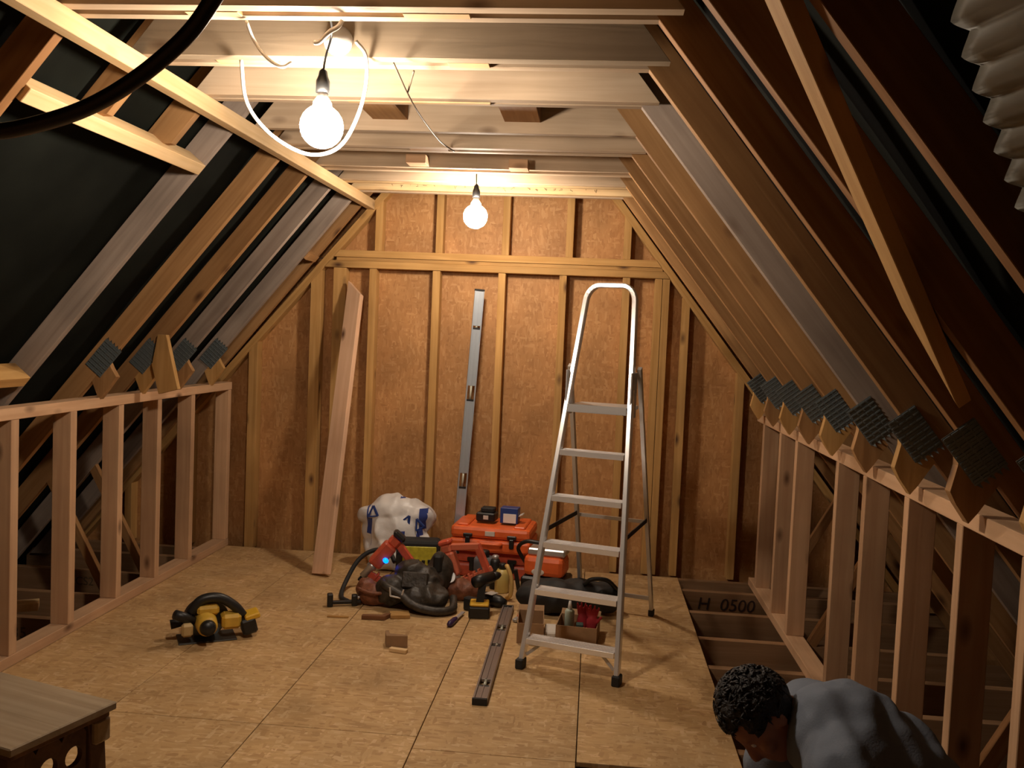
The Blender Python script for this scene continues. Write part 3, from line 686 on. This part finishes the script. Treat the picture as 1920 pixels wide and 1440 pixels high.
# tool belt
t = empty('tool_belt', (-.93, 4.72, 0), 0, 'heap of black leather tool belt with pouches and a steel buckle', 'tool belt')
bm = NB(); ell(bm, (-.90, 4.80, .10), (.14, .12, .12)); ell(bm, (-.93, 4.80, .175), (.10, .09, .065)); ell(bm, (-.84, 4.70, .07), (.13, .10, .075)); ell(bm, (-.80, 4.90, .16), (.07, .07, .11)); ell(bm, (-1.03, 4.72, .09), (.09, .08, .08))
bm = remesh(bm, .009, 2, wr(.007, 11, 5))
for v in bm.verts: v.co.z = max(v.co.z, .001)
link('pouch_heap', bm, DLEA, t, smooth=True)
link('flap', bev(box(-.97, -.83, 4.672, 4.70, .12, .205, rot=M.Rotation(-.35, 3, 'X')), .006), DLEA, t)
link('belt', tube(spline([(-1.08, 4.72, .14), (-1.05, 4.655, .13), (-.97, 4.63, .10), (-.88, 4.60, .05), (-.76, 4.60, .03), (-.69, 4.66, .03), (-.70, 4.76, .06)], 6), .022, 8), DLEA, t, smooth=True)
bk = NB()
for a, b in (((-1.02, 4.622, .135), (-1.015, 4.615, .09)), ((-1.015, 4.615, .09), (-.955, 4.607, .085)), ((-.955, 4.607, .085), (-.945, 4.612, .13))): addtube(bk, [a, b], .005, 6)
link('buckle', bk, ALU, t, label='bright steel buckle')
link('holster', bev(box(-.83, -.78, 4.82, 4.90, .17, .27), .012), BLKR, t)
# brown pouch
t = empty('leather_pouch', (-1.13, 4.72, 0), 0, 'brown leather nail pouch lying below the red nail gun', 'pouch')
bm = NB(); ell(bm, (-1.13, 4.74, .055), (.10, .07, .058)); ell(bm, (-1.19, 4.78, .07), (.06, .05, .06)); bm = remesh(bm, .008, 2, wr(.005, 14, 9))
for v in bm.verts: v.co.z = max(v.co.z, .001)
link('pouch', bm, LEA, t, smooth=True)
link('strap', tube(spline([(-1.21, 4.68, .10), (-1.13, 4.655, .085), (-1.06, 4.67, .09), (-1.05, 4.72, .1)], 5), .010, 8), LEA, t, smooth=True)
t = empty('leather_holster', (-.70, 4.93, 0), 0, 'reddish leather holster with a silver tape lying in front of the salmon nail gun', 'pouch')
bm = NB(); ell(bm, (-.70, 4.93, .06), (.095, .06, .062)); ell(bm, (-.63, 4.95, .05), (.06, .05, .05)); bm = remesh(bm, .008, 2, wr(.004, 13, 3))
for v in bm.verts: v.co.z = max(v.co.z, .001)
link('holster', bm, LEA, t, smooth=True)
link('tape_measure', lathe([(.0, -.02), (.032, -.02), (.034, -.015), (.034, .015), (.032, .02), (.0, .02)], 18, M.Translation((-.745, 4.905, .13)) @ M.Rotation(R(70), 4, 'X') if False else M.Translation((-.745, 4.905, .13)) @ M.Rotation(1.2, 4, 'X')), ALUM, t, smooth=False)
# black air hose / power lead at left of heap
link('power_lead', tube(spline([(-1.27, 4.72, .012), (-1.33, 4.80, .012), (-1.345, 4.92, .05), (-1.30, 5.02, .16), (-1.22, 5.06, .215), (-1.13, 5.05, .215), (-1.08, 5.0, .17)], 8), .013, 10), BLKR, None, smooth=True, label='thick black lead arching over the left end of the tool heap', cat='cable')
t = put('mitre_clamp', (-1.27, 4.68, 0), 20, 'small black clamp at the left foot of the tool heap', 'clamp')
L(t, 'bar', addbox(NB(), -.10, .08, -.012, .012, .012, .03, .003), BLK); L(t, 'jaw', addbox(NB(), -.10, -.07, -.02, .02, 0, .07, .005), BLK); L(t, 'jaw', addbox(NB(), .03, .06, -.02, .02, 0, .06, .005), BLK); L(t, 'screw', tube([(.06, 0, .045), (.10, 0, .045)], .006, 8), ALUM)

# cordless drill and loose hand tools
t = put('cordless_drill', (-.545, 4.66, 0), 5, 'black and yellow cordless drill standing on its battery', 'drill')
L(t, 'battery', addbox(NB(), -.055, .055, -.05, .06, 0, .062, .007), BLK); L(t, 'battery_plate', addbox(NB(), -.05, .05, -.045, .055, .063, .078, .005), YEL)
L(t, 'grip', beam((0, .01, .07), (.012, .03, .17), .034, .04), BLK); L(t, 'motor_body', tube([(-.03, .0, .18), (.0, .03, .185), (.06, .09, .19)], [.03, .034, .03], 14), BLK, smooth=True)
L(t, 'chuck', tube([(.06, .09, .19), (.085, .115, .192), (.10, .13, .193)], [.024, .022, .012], 14), BLK, smooth=True)
t = put('chisel', (-.655, 4.53, .016), 80, 'chisel with a dark purple handle left of the drill', 'chisel')
L(t, 'handle', tube([(-.09, 0, 0), (-.07, 0, 0), (.0, 0, 0), (.02, 0, 0)], [.012, .016, .014, .010], 10), plain('purple_handle', (.035, .015, .07), .4), smooth=True); L(t, 'blade', addbox(NB(), .02, .14, -.010, .010, -.003, .002, .0005), ALUM)
t = put('impact_driver', (-.50, 4.86, 0), -30, 'black impact driver lying on its side behind the drill', 'drill')
L(t, 'body', tube([(-.08, 0, .035), (-.05, 0, .035), (.05, 0, .035), (.09, 0, .035)], [.02, .034, .033, .018], 14), BLK, smooth=True); L(t, 'grip', addbox(NB(), -.05, -.01, -.13, -.02, .018, .052, .008), BLK); L(t, 'battery', addbox(NB(), -.07, .02, -.17, -.125, .002, .072, .006), BLKR); L(t, 'badge', addbox(NB(), -.03, .02, -.03, .03, .067, .0705, .001), PAPER)
t = put('clamp_handle', (-.42, 4.98, 0), 0, 'curved yellow clamp handle standing left of the ladder', 'clamp')
L(t, 'jaw', tube(spline([(-.02, .02, .19), (-.01, -.01, .19), (.015, -.02, .12), (.012, -.02, .04), (-.01, 0, .013)], 6), .012, 10), plain('pale_yellow', (.66, .42, .13), .5), smooth=True); L(t, 'bar', beam((.03, .03, .17), (.06, .05, .012), .02, .022), BLK)
t = put('red_pliers', (-.335, 4.64, .012), 70, 'red handled pliers at the far end of the floor level', 'pliers')
for s in (-1, 1): L(t, 'handle', tube(spline([(0, 0, .0), (.04, s*.014, .004), (.12, s*.02, .016)], 5), .008, 8), plain('red_grip', (.5, .02, .02), .45), smooth=True)
L(t, 'jaws', addbox(NB(), -.05, .0, -.012, .012, -.008, .008, .003), ALUM)

# black holdall behind the ladder treads
t = empty('black_holdall', (-.10, 4.82, 0), 0, 'low black holdall lying behind the lower ladder treads', 'bag')
bm = NB(); ell(bm, (-.17, 4.82, .09), (.20, .12, .09)); ell(bm, (.10, 4.86, .085), (.10, .10, .08)); ell(bm, (-.02, 4.86, .10), (.15, .10, .075))
bm = remesh(bm, .010, 2, wr(.008, 9, 2))
for v in bm.verts: v.co.z = max(v.co.z, .001)
link('bag', bm, BLKR, t, smooth=True)
link('carry_strap', tube(spline([(.00, 4.80, .17), (.04, 4.78, .205), (.12, 4.80, .20), (.18, 4.84, .14)], 6), .012, 8), BLK, t, smooth=True)

# cardboard boxes and what is in them
def openbox(name, loc, rz, wx, dy, h, lab):
    t = put(name, loc, rz, lab, 'box'); e = .004
    for nm, a in (('side', (-wx/2, wx/2, -dy/2, -dy/2+e, 0, h)), ('side', (-wx/2, wx/2, dy/2-e, dy/2, 0, h)), ('side', (-wx/2, -wx/2+e, -dy/2+e, dy/2-e, 0, h)), ('side', (wx/2-e, wx/2, -dy/2+e, dy/2-e, 0, h)), ('bottom', (-wx/2+e, wx/2-e, -dy/2+e, dy/2-e, 0, e))):
        L(t, nm, addbox(NB(), *a), CARD)
    L(t, 'flap', addbox(NB(), -wx/2, wx/2, dy/2, dy/2+.06, h-.003, h, rot=M.Rotation(.35, 3, 'X')), CARD)
    return t
openbox('cardboard_box', (-.255, 4.40, 0), 3, .13, .22, .10, 'brown cardboard box beside the dark floor level')
openbox('cardboard_box', (-.02, 4.42, 0), -5, .20, .20, .09, 'open cardboard box behind the bottom tread holding red gloves')
link('paper_bag', bev(box(-.185, -.125, 4.33, 4.47, .001, .05), .006), PAPER, None, label='crumpled white paper between the two cardboard boxes', cat='paper')
t = put('sealant_tube', (-.065, 4.42, .006), 0, 'pale green plastic tube standing in the open cardboard box', 'bottle')
L(t, 'body', lathe([(.024, 0), (.024, .13), (.018, .14)], 14), plain('pale_green', (.42, .50, .42), .35), smooth=True); L(t, 'nozzle', lathe([(.012, .14), (.006, .18)], 10), WHT, smooth=True)
t = empty('work_gloves', (.02, 4.42, .02), 0, 'red work gloves stuffed in the open cardboard box', 'gloves')
GLV = plain('red_glove', (.38, .02, .03), .7, bump=.4, bs=30)
for s in (0, 1):
    bm = NB(); o_ = V((.0+s*.045, 4.42-s*.03, .03)); ell(bm, o_+V((0, 0, .06)), (.028, .018, .05), sub=2)
    for k in range(4): cap(bm, o_+V((-.02+k*.014, 0, .10)), o_+V((-.028+k*.02, -.01*k, .155-.006*abs(k-1.5))), .0085, .007, 4)
    cap(bm, o_+V((.02, 0, .06)), o_+V((.045, -.01, .095)), .009, .008, 4)
    link('glove', remesh(bm, .005, 2), GLV, t, smooth=True)
link('green_box', bev(box(-.03, .005, 4.33, 4.37, .006, .10), .003), plain('dark_green_card', (.03, .06, .05), .6), None, label='slim dark green carton in front corner of the open cardboard box', cat='box')

# ------------------------------------------------------------------ wood offcuts
OFF = wood('offcut_pine', (.52, .31, .15), (.42, .23, .10))
DOFF = wood('dark_offcut', (.24, .11, .05), (.18, .08, .035))
def offc(bm, m, lab, xd=(1, 0, 0)): return link('wood_offcut', bev(bm, .0012), m, None, xdir=xd, label=lab, cat='offcut')
offc(prism([(-.935, 4.17, .001), (-.915, 4.10, .001), (-.815, 4.115, .001), (-.82, 4.135, .001), (-.905, 4.135, .001), (-.92, 4.18, .001)], (0, 0, .055)), CARD, 'angled brown offcut lying on the floor in front of the tool heap')
offc(box(-.885, -.80, 4.035, 4.06, .001, .018, rot=M.Rotation(-.2, 3, 'Z')), PALE, 'small pale sliver of wood beside the angled brown offcut')
offc(box(-1.31, -1.20, 4.47, 4.485, .001, .010, rot=M.Rotation(.08, 3, 'Z')), PINE, 'thin stick of wood left of the tool heap')
offc(prism([(-1.13, 4.47, .001), (-1.01, 4.48, .001), (-.99, 4.54, .001), (-1.015, 4.54, .001), (-1.03, 4.505, .001), (-1.13, 4.495, .001)], (0, 0, .022)), DOFF, 'dark L-shaped offcut in front of the tool heap')
offc(box(-1.0, -.90, 4.52, 4.60, .001, .02, rot=M.Rotation(.3, 3, 'Z')), PINE, 'flat pale block tucked under the front of the tool belt')

# ------------------------------------------------------------------ circular saw
t = empty('circular_saw', (-1.755, 4.03, 0), R(30), 'yellow and black cordless circular saw lying on the floor', 'saw')
SHY = plain('saw_yellow', (.62, .38, .05), .4, var=.15, bs=20)
def Sx(n_, bm, m_, **k): return L(t, n_, bm, m_, **k)
bm = NB(); N = 30
def ring(bm, r0, r1, y0, y1, a0, a1, n, cx=0, cz=0):
    for k in range(n):
        a = a0+(a1-a0)*k/n; b = a0+(a1-a0)*(k+1)/n
        addprism(bm, [(cx+r0*math.cos(a), y0, cz+r0*math.sin(a)), (cx+r1*math.cos(a), y0, cz+r1*math.sin(a)), (cx+r1*math.cos(b), y0, cz+r1*math.sin(b)), (cx+r0*math.cos(b), y0, cz+r0*math.sin(b))], (0, y1-y0, 0))
ring(bm, .0, .098, .035, .085, -.25, math.pi+.25, 22, 0, .075); ring(bm, .09, .105, .025, .09, -.2, math.pi+.2, 22, 0, .075)
Sx('blade_guard', bm, BLK)
Sx('blade', lathe([(.085, -.001), (.085, .001)], 36, M.Translation((0, .055, .075)) @ M.Rotation(R(90), 4, 'X')), GALV)
bm = NB(); addbox(bm, -.13, .13, -.05, .10, 0, .006, .002); Sx('shoe', bm, plain('dark_shoe', (.06, .06, .055), .5, .3))
Sx('motor', tube([(-.01, .03, .09), (-.01, -.02, .09), (-.01, -.09, .09), (-.01, -.11, .09)], [.052, .05, .046, .036], 20), SHY, smooth=True)
Sx('motor_cap', tube([(-.01, -.105, .09), (-.01, -.135, .09)], [.038, .03], 20), BLK, smooth=True)
Sx('handle', tube(spline([(-.08, .0, .13), (-.03, 0, .19), (.05, 0, .195), (.12, 0, .15), (.16, 0, .10)], 6), .023, 12), BLK, smooth=True)
Sx('front_handle', tube(spline([(-.07, -.02, .10), (-.115, -.03, .13), (-.14, -.04, .155)], 5), [.018]*10+[.024], 12) if False else tube([(-.06, -.02, .10), (-.11, -.03, .125), (-.15, -.04, .145)], [.018, .024, .022], 12), BLK, smooth=True)
Sx('rear_housing', addbox(NB(), .06, .15, -.045, .045, .05, .12, .014), SHY)
bm = NB(); addbox(bm, .15, .22, -.055, .055, .02, .095, .010, rot=M.Rotation(-.25, 3, 'Y')); Sx('battery', bm, BLK)
Sx('battery_cap', addbox(NB(), .165, .235, -.05, .05, .088, .115, .006, rot=M.Rotation(-.25, 3, 'Y')), YEL)
Sx('dust_port', tube([(-.10, .05, .08), (-.16, .05, .07)], [.02, .022], 14), BLKR, smooth=True)
Sx('top_housing', addbox(NB(), -.05, .05, -.03, .03, .12, .165, .012), SHY)
Sx('blade_cover', addbox(NB(), -.12, -.07, -.07, -.03, .04, .10, .01), plain('saw_cream', (.5, .36, .16), .5))
Sx('depth_lever', tube([(.04, .1, .05), (.09, .105, .09)], .006, 8), ALUM)

# ------------------------------------------------------------------ hop-up bench bottom left
t = empty('hop_up_bench', (-1.5, 2.12, 0), R(-17.3), 'worn wooden hop-up bench with splayed legs in the bottom left corner', 'bench')
# local frame: x along the board, y across; right end at the corner (-1.19, 2.188)
Rz = M.Rotation(R(-17.3), 4, 'Z')
def toL(x, y): v = Rz.inverted() @ V((x+1.5, y-2.12, 0)); return v.x, v.y
cx, cy = toL(-1.19, 2.188)
Lb = .72; Db = .31; zt = .50
L(t, 'top_board', bev(prism([(cx, cy, zt-.02), (cx, cy-Db, zt-.02), (cx-Lb, cy-Db, zt-.02), (cx-Lb, cy, zt-.02)], (0, 0, .02)), .003), BENCHW)
L(t, 'under_board', bev(prism([(cx-.012, cy-.012, zt-.036), (cx-.012, cy-Db+.012, zt-.036), (cx-Lb+.012, cy-Db+.012, zt-.036), (cx-Lb+.012, cy-.012, zt-.036)], (0, 0, .015)), .002), BENCHD)
for sx_ in (0, 1):
    xo = cx-.03 if sx_ == 0 else cx-Lb+.03
    for sy in (0, 1):
        yo = cy-.04 if sy == 0 else cy-Db+.04; sp_ = (.03 if sy == 0 else -.03)
        L(t, 'leg', bev(beam((xo-.02+(0 if sx_ else 0), yo, zt-.037), (xo-.02, yo+sp_, .0), .05, .045, (0, 1, 0)), .002), BENCHD)
    # end panel pierced with round hand holes
    bm = NB(); y0, y1 = cy-Db+.02, cy-.07; z0, z1 = zt-.20, zt-.037
    cells = 3; ww = (y1-y0)/cells; rr = .026
    for k in range(cells):
        c_y, c_z = y0+ww*(k+.5), (z0+z1)/2+.01; N = 20
        outer = []; inner = []
        for q in range(N):
            a = 2*math.pi*q/N; dx, dz = math.cos(a), math.sin(a)
            sc_ = min((ww/2)/abs(dx) if abs(dx) > 1e-6 else 9, ((z1-c_z) if dz > 0 else (c_z-z0))/abs(dz) if abs(dz) > 1e-6 else 9)
            outer.append((c_y+dx*sc_, c_z+dz*sc_)); inner.append((c_y+dx*rr, c_z+dz*rr))
        for q in range(N):
            q2 = (q+1) % N; addprism(bm, [(xo, *outer[q]), (xo, *outer[q2]), (xo, *inner[q2]), (xo, *inner[q])], (-.016, 0, 0))
    L(t, 'end_panel', bm, BENCHD, label='end panel with round holes')
L(t, 'stretcher', bev(beam((cx-.05, cy-Db/2, .16), (cx-Lb+.05, cy-Db/2, .16), .03, .06), .002), BENCHD)
L(t, 'corner_block', bev(box(cx-.07, cx-.012, cy-.055, cy-.005, zt-.10, zt-.037), .006), BENCHW)

# ------------------------------------------------------------------ person kneeling at lower right
SKIN = plain('skin', (.36, .16, .10), .5, bump=.1, bs=60)
HAIR = plain('dark_hair', (.012, .009, .008), .55, bump=1, bs=90)
SHIRT = plain('grey_shirt', (.15, .175, .22), .9, bump=.15, bs=200)
TROU = plain('dark_trousers', (.03, .03, .035), .85, bump=.2, bs=120)
BOOT = plain('work_boots', (.10, .06, .03), .6)
t = empty('person', (.72, 2.22, -.02), 0, 'person with dark hair and grey shirt bending over the open joists at lower right', 'person')
Cc = V((.462, 2.27, .562)); HS = .90; fw = V((-.42, -.28, -.86)).normalized(); up = V((-.80, .0, .5)); up = (up-up.dot(fw)*fw).normalized(); sd = fw.cross(up)   # sd = right side
HF = M((sd, fw, up)).transposed()
def hp(x, y, z): return Cc+HF @ (V((x, y, z))*HS)
_ell = ell
def ell(bm, c, r, rot=None, sub=3): return _ell(bm, c, [q*(HS if rot is HF else 1) for q in r], rot, sub)
neck = V((.575, 2.26, .565)); sh = V((.63, 2.23, .555)); mid = V((.745, 2.21, .455)); hip = V((.86, 2.20, .30))
LS, RS = V((.60, 2.05, .52)), V((.60, 2.41, .53))      # shoulders
LE, RE = V((.50, 1.95, .27)), V((.50, 2.50, .27)); LW, RW = V((.33, 2.03, .08)), V((.33, 2.42, .08))
LH, RH = V((.88, 2.11, .25)), V((.88, 2.30, .25)); LK, RK = V((.56, 2.05, .055)), V((.56, 2.44, .055)); LA, RA = V((.93, 2.06, .05)), V((.93, 2.43, .05))
bm = NB()
ell(bm, hp(0, .0, .018), (.077, .096, .098), HF); ell(bm, hp(0, .022, -.04), (.060, .072, .075), HF); ell(bm, hp(0, .055, -.085), (.036, .035, .03), HF)
ell(bm, hp(0, .098, -.028), (.012, .022, .024), HF, 2); cap(bm, hp(0, .088, .012), hp(0, .108, -.032), .009, .013, 5)      # nose
ell(bm, hp(0, .078, .024), (.055, .018, .012), HF, 2)        # brow
ell(bm, hp(0, .088, -.062), (.024, .010, .006), HF, 2); ell(bm, hp(0, .086, -.073), (.021, .010, .006), HF, 2)  # lips
for s in (-1, 1):
    ell(bm, hp(s*.078, -.012, -.012), (.010, .020, .032), HF, 2); ell(bm, hp(s*.045, .062, -.030), (.024, .024, .022), HF, 2)
cap(bm, hp(0, -.03, -.06), neck+V((.03, 0, -.02)), .055, .062)
cap(bm, neck+V((.04, 0, -.02)), mid, .10, .13); cap(bm, mid, hip, .13, .14)
for a, b, c in ((LS, LE, LW), (RS, RE, RW)):
    cap(bm, sh+V((0, (a.y-sh.y)*.3, -.03)), a, .085, .062); cap(bm, a, b, .058, .043); cap(bm, b, c, .042, .027)
for a, b, c in ((LH, LK, LA), (RH, RK, RA)): cap(bm, a, b, .088, .058, 12); cap(bm, b, c, .055, .036, 12)
for wri, s in ((LW, -1), (RW, 1)):
    pal = wri+V((-.055, 0, -.035)); ell(bm, pal, (.042, .040, .018), M.Rotation(-.5, 3, 'Y'), 2); cap(bm, wri, pal, .026, .024, 4)
    for k in range(4):
        o_ = pal+V((-.032, (-.027+k*.018), -.016)); ln = (.030, .036, .033, .025)[k]
        cap(bm, o_, o_+V((-ln, 0, -.010)), .0088, .0082, 5); cap(bm, o_+V((-ln, 0, -.010)), o_+V((-ln-.022, 0, -.028)), .0082, .0075, 5)
    o_ = pal+V((.0, -s*.035, -.008)); cap(bm, o_, o_+V((-.025, -s*.022, -.012)), .011, .009, 5); cap(bm, o_+V((-.025, -s*.022, -.012)), o_+V((-.052, -s*.020, -.02)), .009, .008, 5)
link('body', remesh(bm, .0062, 3), SKIN, t, smooth=True, label='skin of face, neck, arms and hands')
# eyes
for s in (-1, 1): link('eye', ell(NB(), hp(s*.031, .078, .002), (.009, .009, .009), None, 2), WHT, t, smooth=True)
# hair
bm = NB(); ell(bm, hp(0, -.012, .034), (.090, .103, .104), HF, 5)
for v in list(bm.verts):
    l_ = HF.transposed() @ (v.co-Cc)/HS
    if (l_.y > .058 and l_.z < .062) or (l_.y > -.01 and l_.z < .012) or l_.z < -.055: bm.verts.remove(v)
bm.normal_update()
for v in bm.verts:
    v.co += v.normal*(.006*noise.noise(v.co*38)+.007*noise.noise(V((v.co.x*70, v.co.y*70, v.co.z*30)))+.003)
bmesh.ops.solidify(bm, geom=list(bm.faces), thickness=.008)
hr = NB(); hr.from_mesh((lambda me: (bm.to_mesh(me), me)[1])(bpy.data.meshes.new('h'))); bm.free()
random.seed(5)
for k in range(420):
    a = random.uniform(0, 6.28); b = random.uniform(-.3, 1.5)
    l_ = V((.090*math.cos(b)*math.cos(a), -.012+.103*math.cos(b)*math.sin(a), .034+.104*math.sin(b)))
    if (l_.y > .055 and l_.z < .066) or (l_.y > 0 and l_.z < .015): continue
    p = Cc+HF @ (l_*HS); nn = (HF @ V((l_.x/.0081, (l_.y+.012)/.0106, (l_.z-.034)/.0108))).normalized()
    tg = nn.cross(V((random.uniform(-1, 1), random.uniform(-1, 1), random.uniform(-1, 1)))).normalized()
    addtube(hr, [p, p+nn*.006+tg*.008, p+nn*.006+tg*.020], [.004, .003, .0007], 5, True)
link('hair', hr, HAIR, t, smooth=True, label='short tousled dark hair')
# glasses-like bright spot near the brow is a pencil behind the forehead edge
# shirt
bm = NB()
cap(bm, neck+V((.035, 0, -.015)), sh+V((.03, 0, -.02)), .088, .13); cap(bm, sh+V((.02, 0, -.02)), mid, .142, .158); cap(bm, mid, hip, .158, .162)
for a, b in ((LS, LE), (RS, RE)):
    cap(bm, sh+V((.02, (a.y-sh.y)*.35, -.03)), a, .11, .078); cap(bm, a, a.lerp(b, .72), .078, .066)
def folds(p):
    s_ = (p-neck).dot(V((.35, -.25, -1)))
    return .007*math.sin(p.x*70+p.y*22+4*noise.noise(p*6))*max(0, .5+noise.noise(p*6))+.004*noise.noise(p*24)+.006
shirt = remesh(bm, .009, 3, folds)
link('shirt', shirt, SHIRT, t, smooth=True, label='grey long-bodied shirt with folds')
link('collar', tube(spline([neck+V((.02, -.075, -.055)), neck+V((-.005, -.062, .02)), neck+V((.005, 0, .062)), neck+V((-.005, .062, .02)), neck+V((.02, .075, -.055))], 5), .012, 8), SHIRT, t, smooth=True)
bm = NB()
for a, b, c in ((LH, LK, LA), (RH, RK, RA)): cap(bm, a, b, .102, .070, 12); cap(bm, b, b.lerp(c, .85), .067, .055, 10)
cap(bm, hip+V((-.02, 0, 0)), hip+V((.02, 0, -.06)), .15, .14)
tr = remesh(bm, .011, 2, lambda p: .006*noise.noise(p*14))
for v in tr.verts: v.co.z = max(v.co.z, -.018)
link('trousers', tr, TROU, t, smooth=True)
for a in (LA, RA):
    bm = NB(); cap(bm, a+V((-.02, 0, .0)), a+V((.035, 0, .03)), .05, .05, 5); cap(bm, a+V((.03, 0, .03)), a+V((.05, 0, -.035)), .046, .038, 6)
    bm = remesh(bm, .009, 2)
    for v in bm.verts: v.co.z = max(v.co.z, -.019); v.co.x = min(v.co.x, 1.025)
    link('boot', bm, BOOT, t, smooth=True)

# ------------------------------------------------------------------ scraps in the eaves
offc(box(-3.02, -2.78, 4.24, 4.33, -.019, .02, rot=M.Rotation(.5, 3, 'Z')), PALE, 'pale board end lying on the joists behind the left stud wall')
offc(box(1.30, 1.46, 2.66, 2.70, -.019, .03, rot=M.Rotation(-.1, 3, 'Z')), PALE, 'small pale block lying behind the right stud wall')
offc(box(1.52, 1.60, 2.3, 3.2, -.019, .02, rot=M.Rotation(.12, 3, 'Z')), PINE, 'orange board lying along the eaves behind the right stud wall', (0, 1, 0))
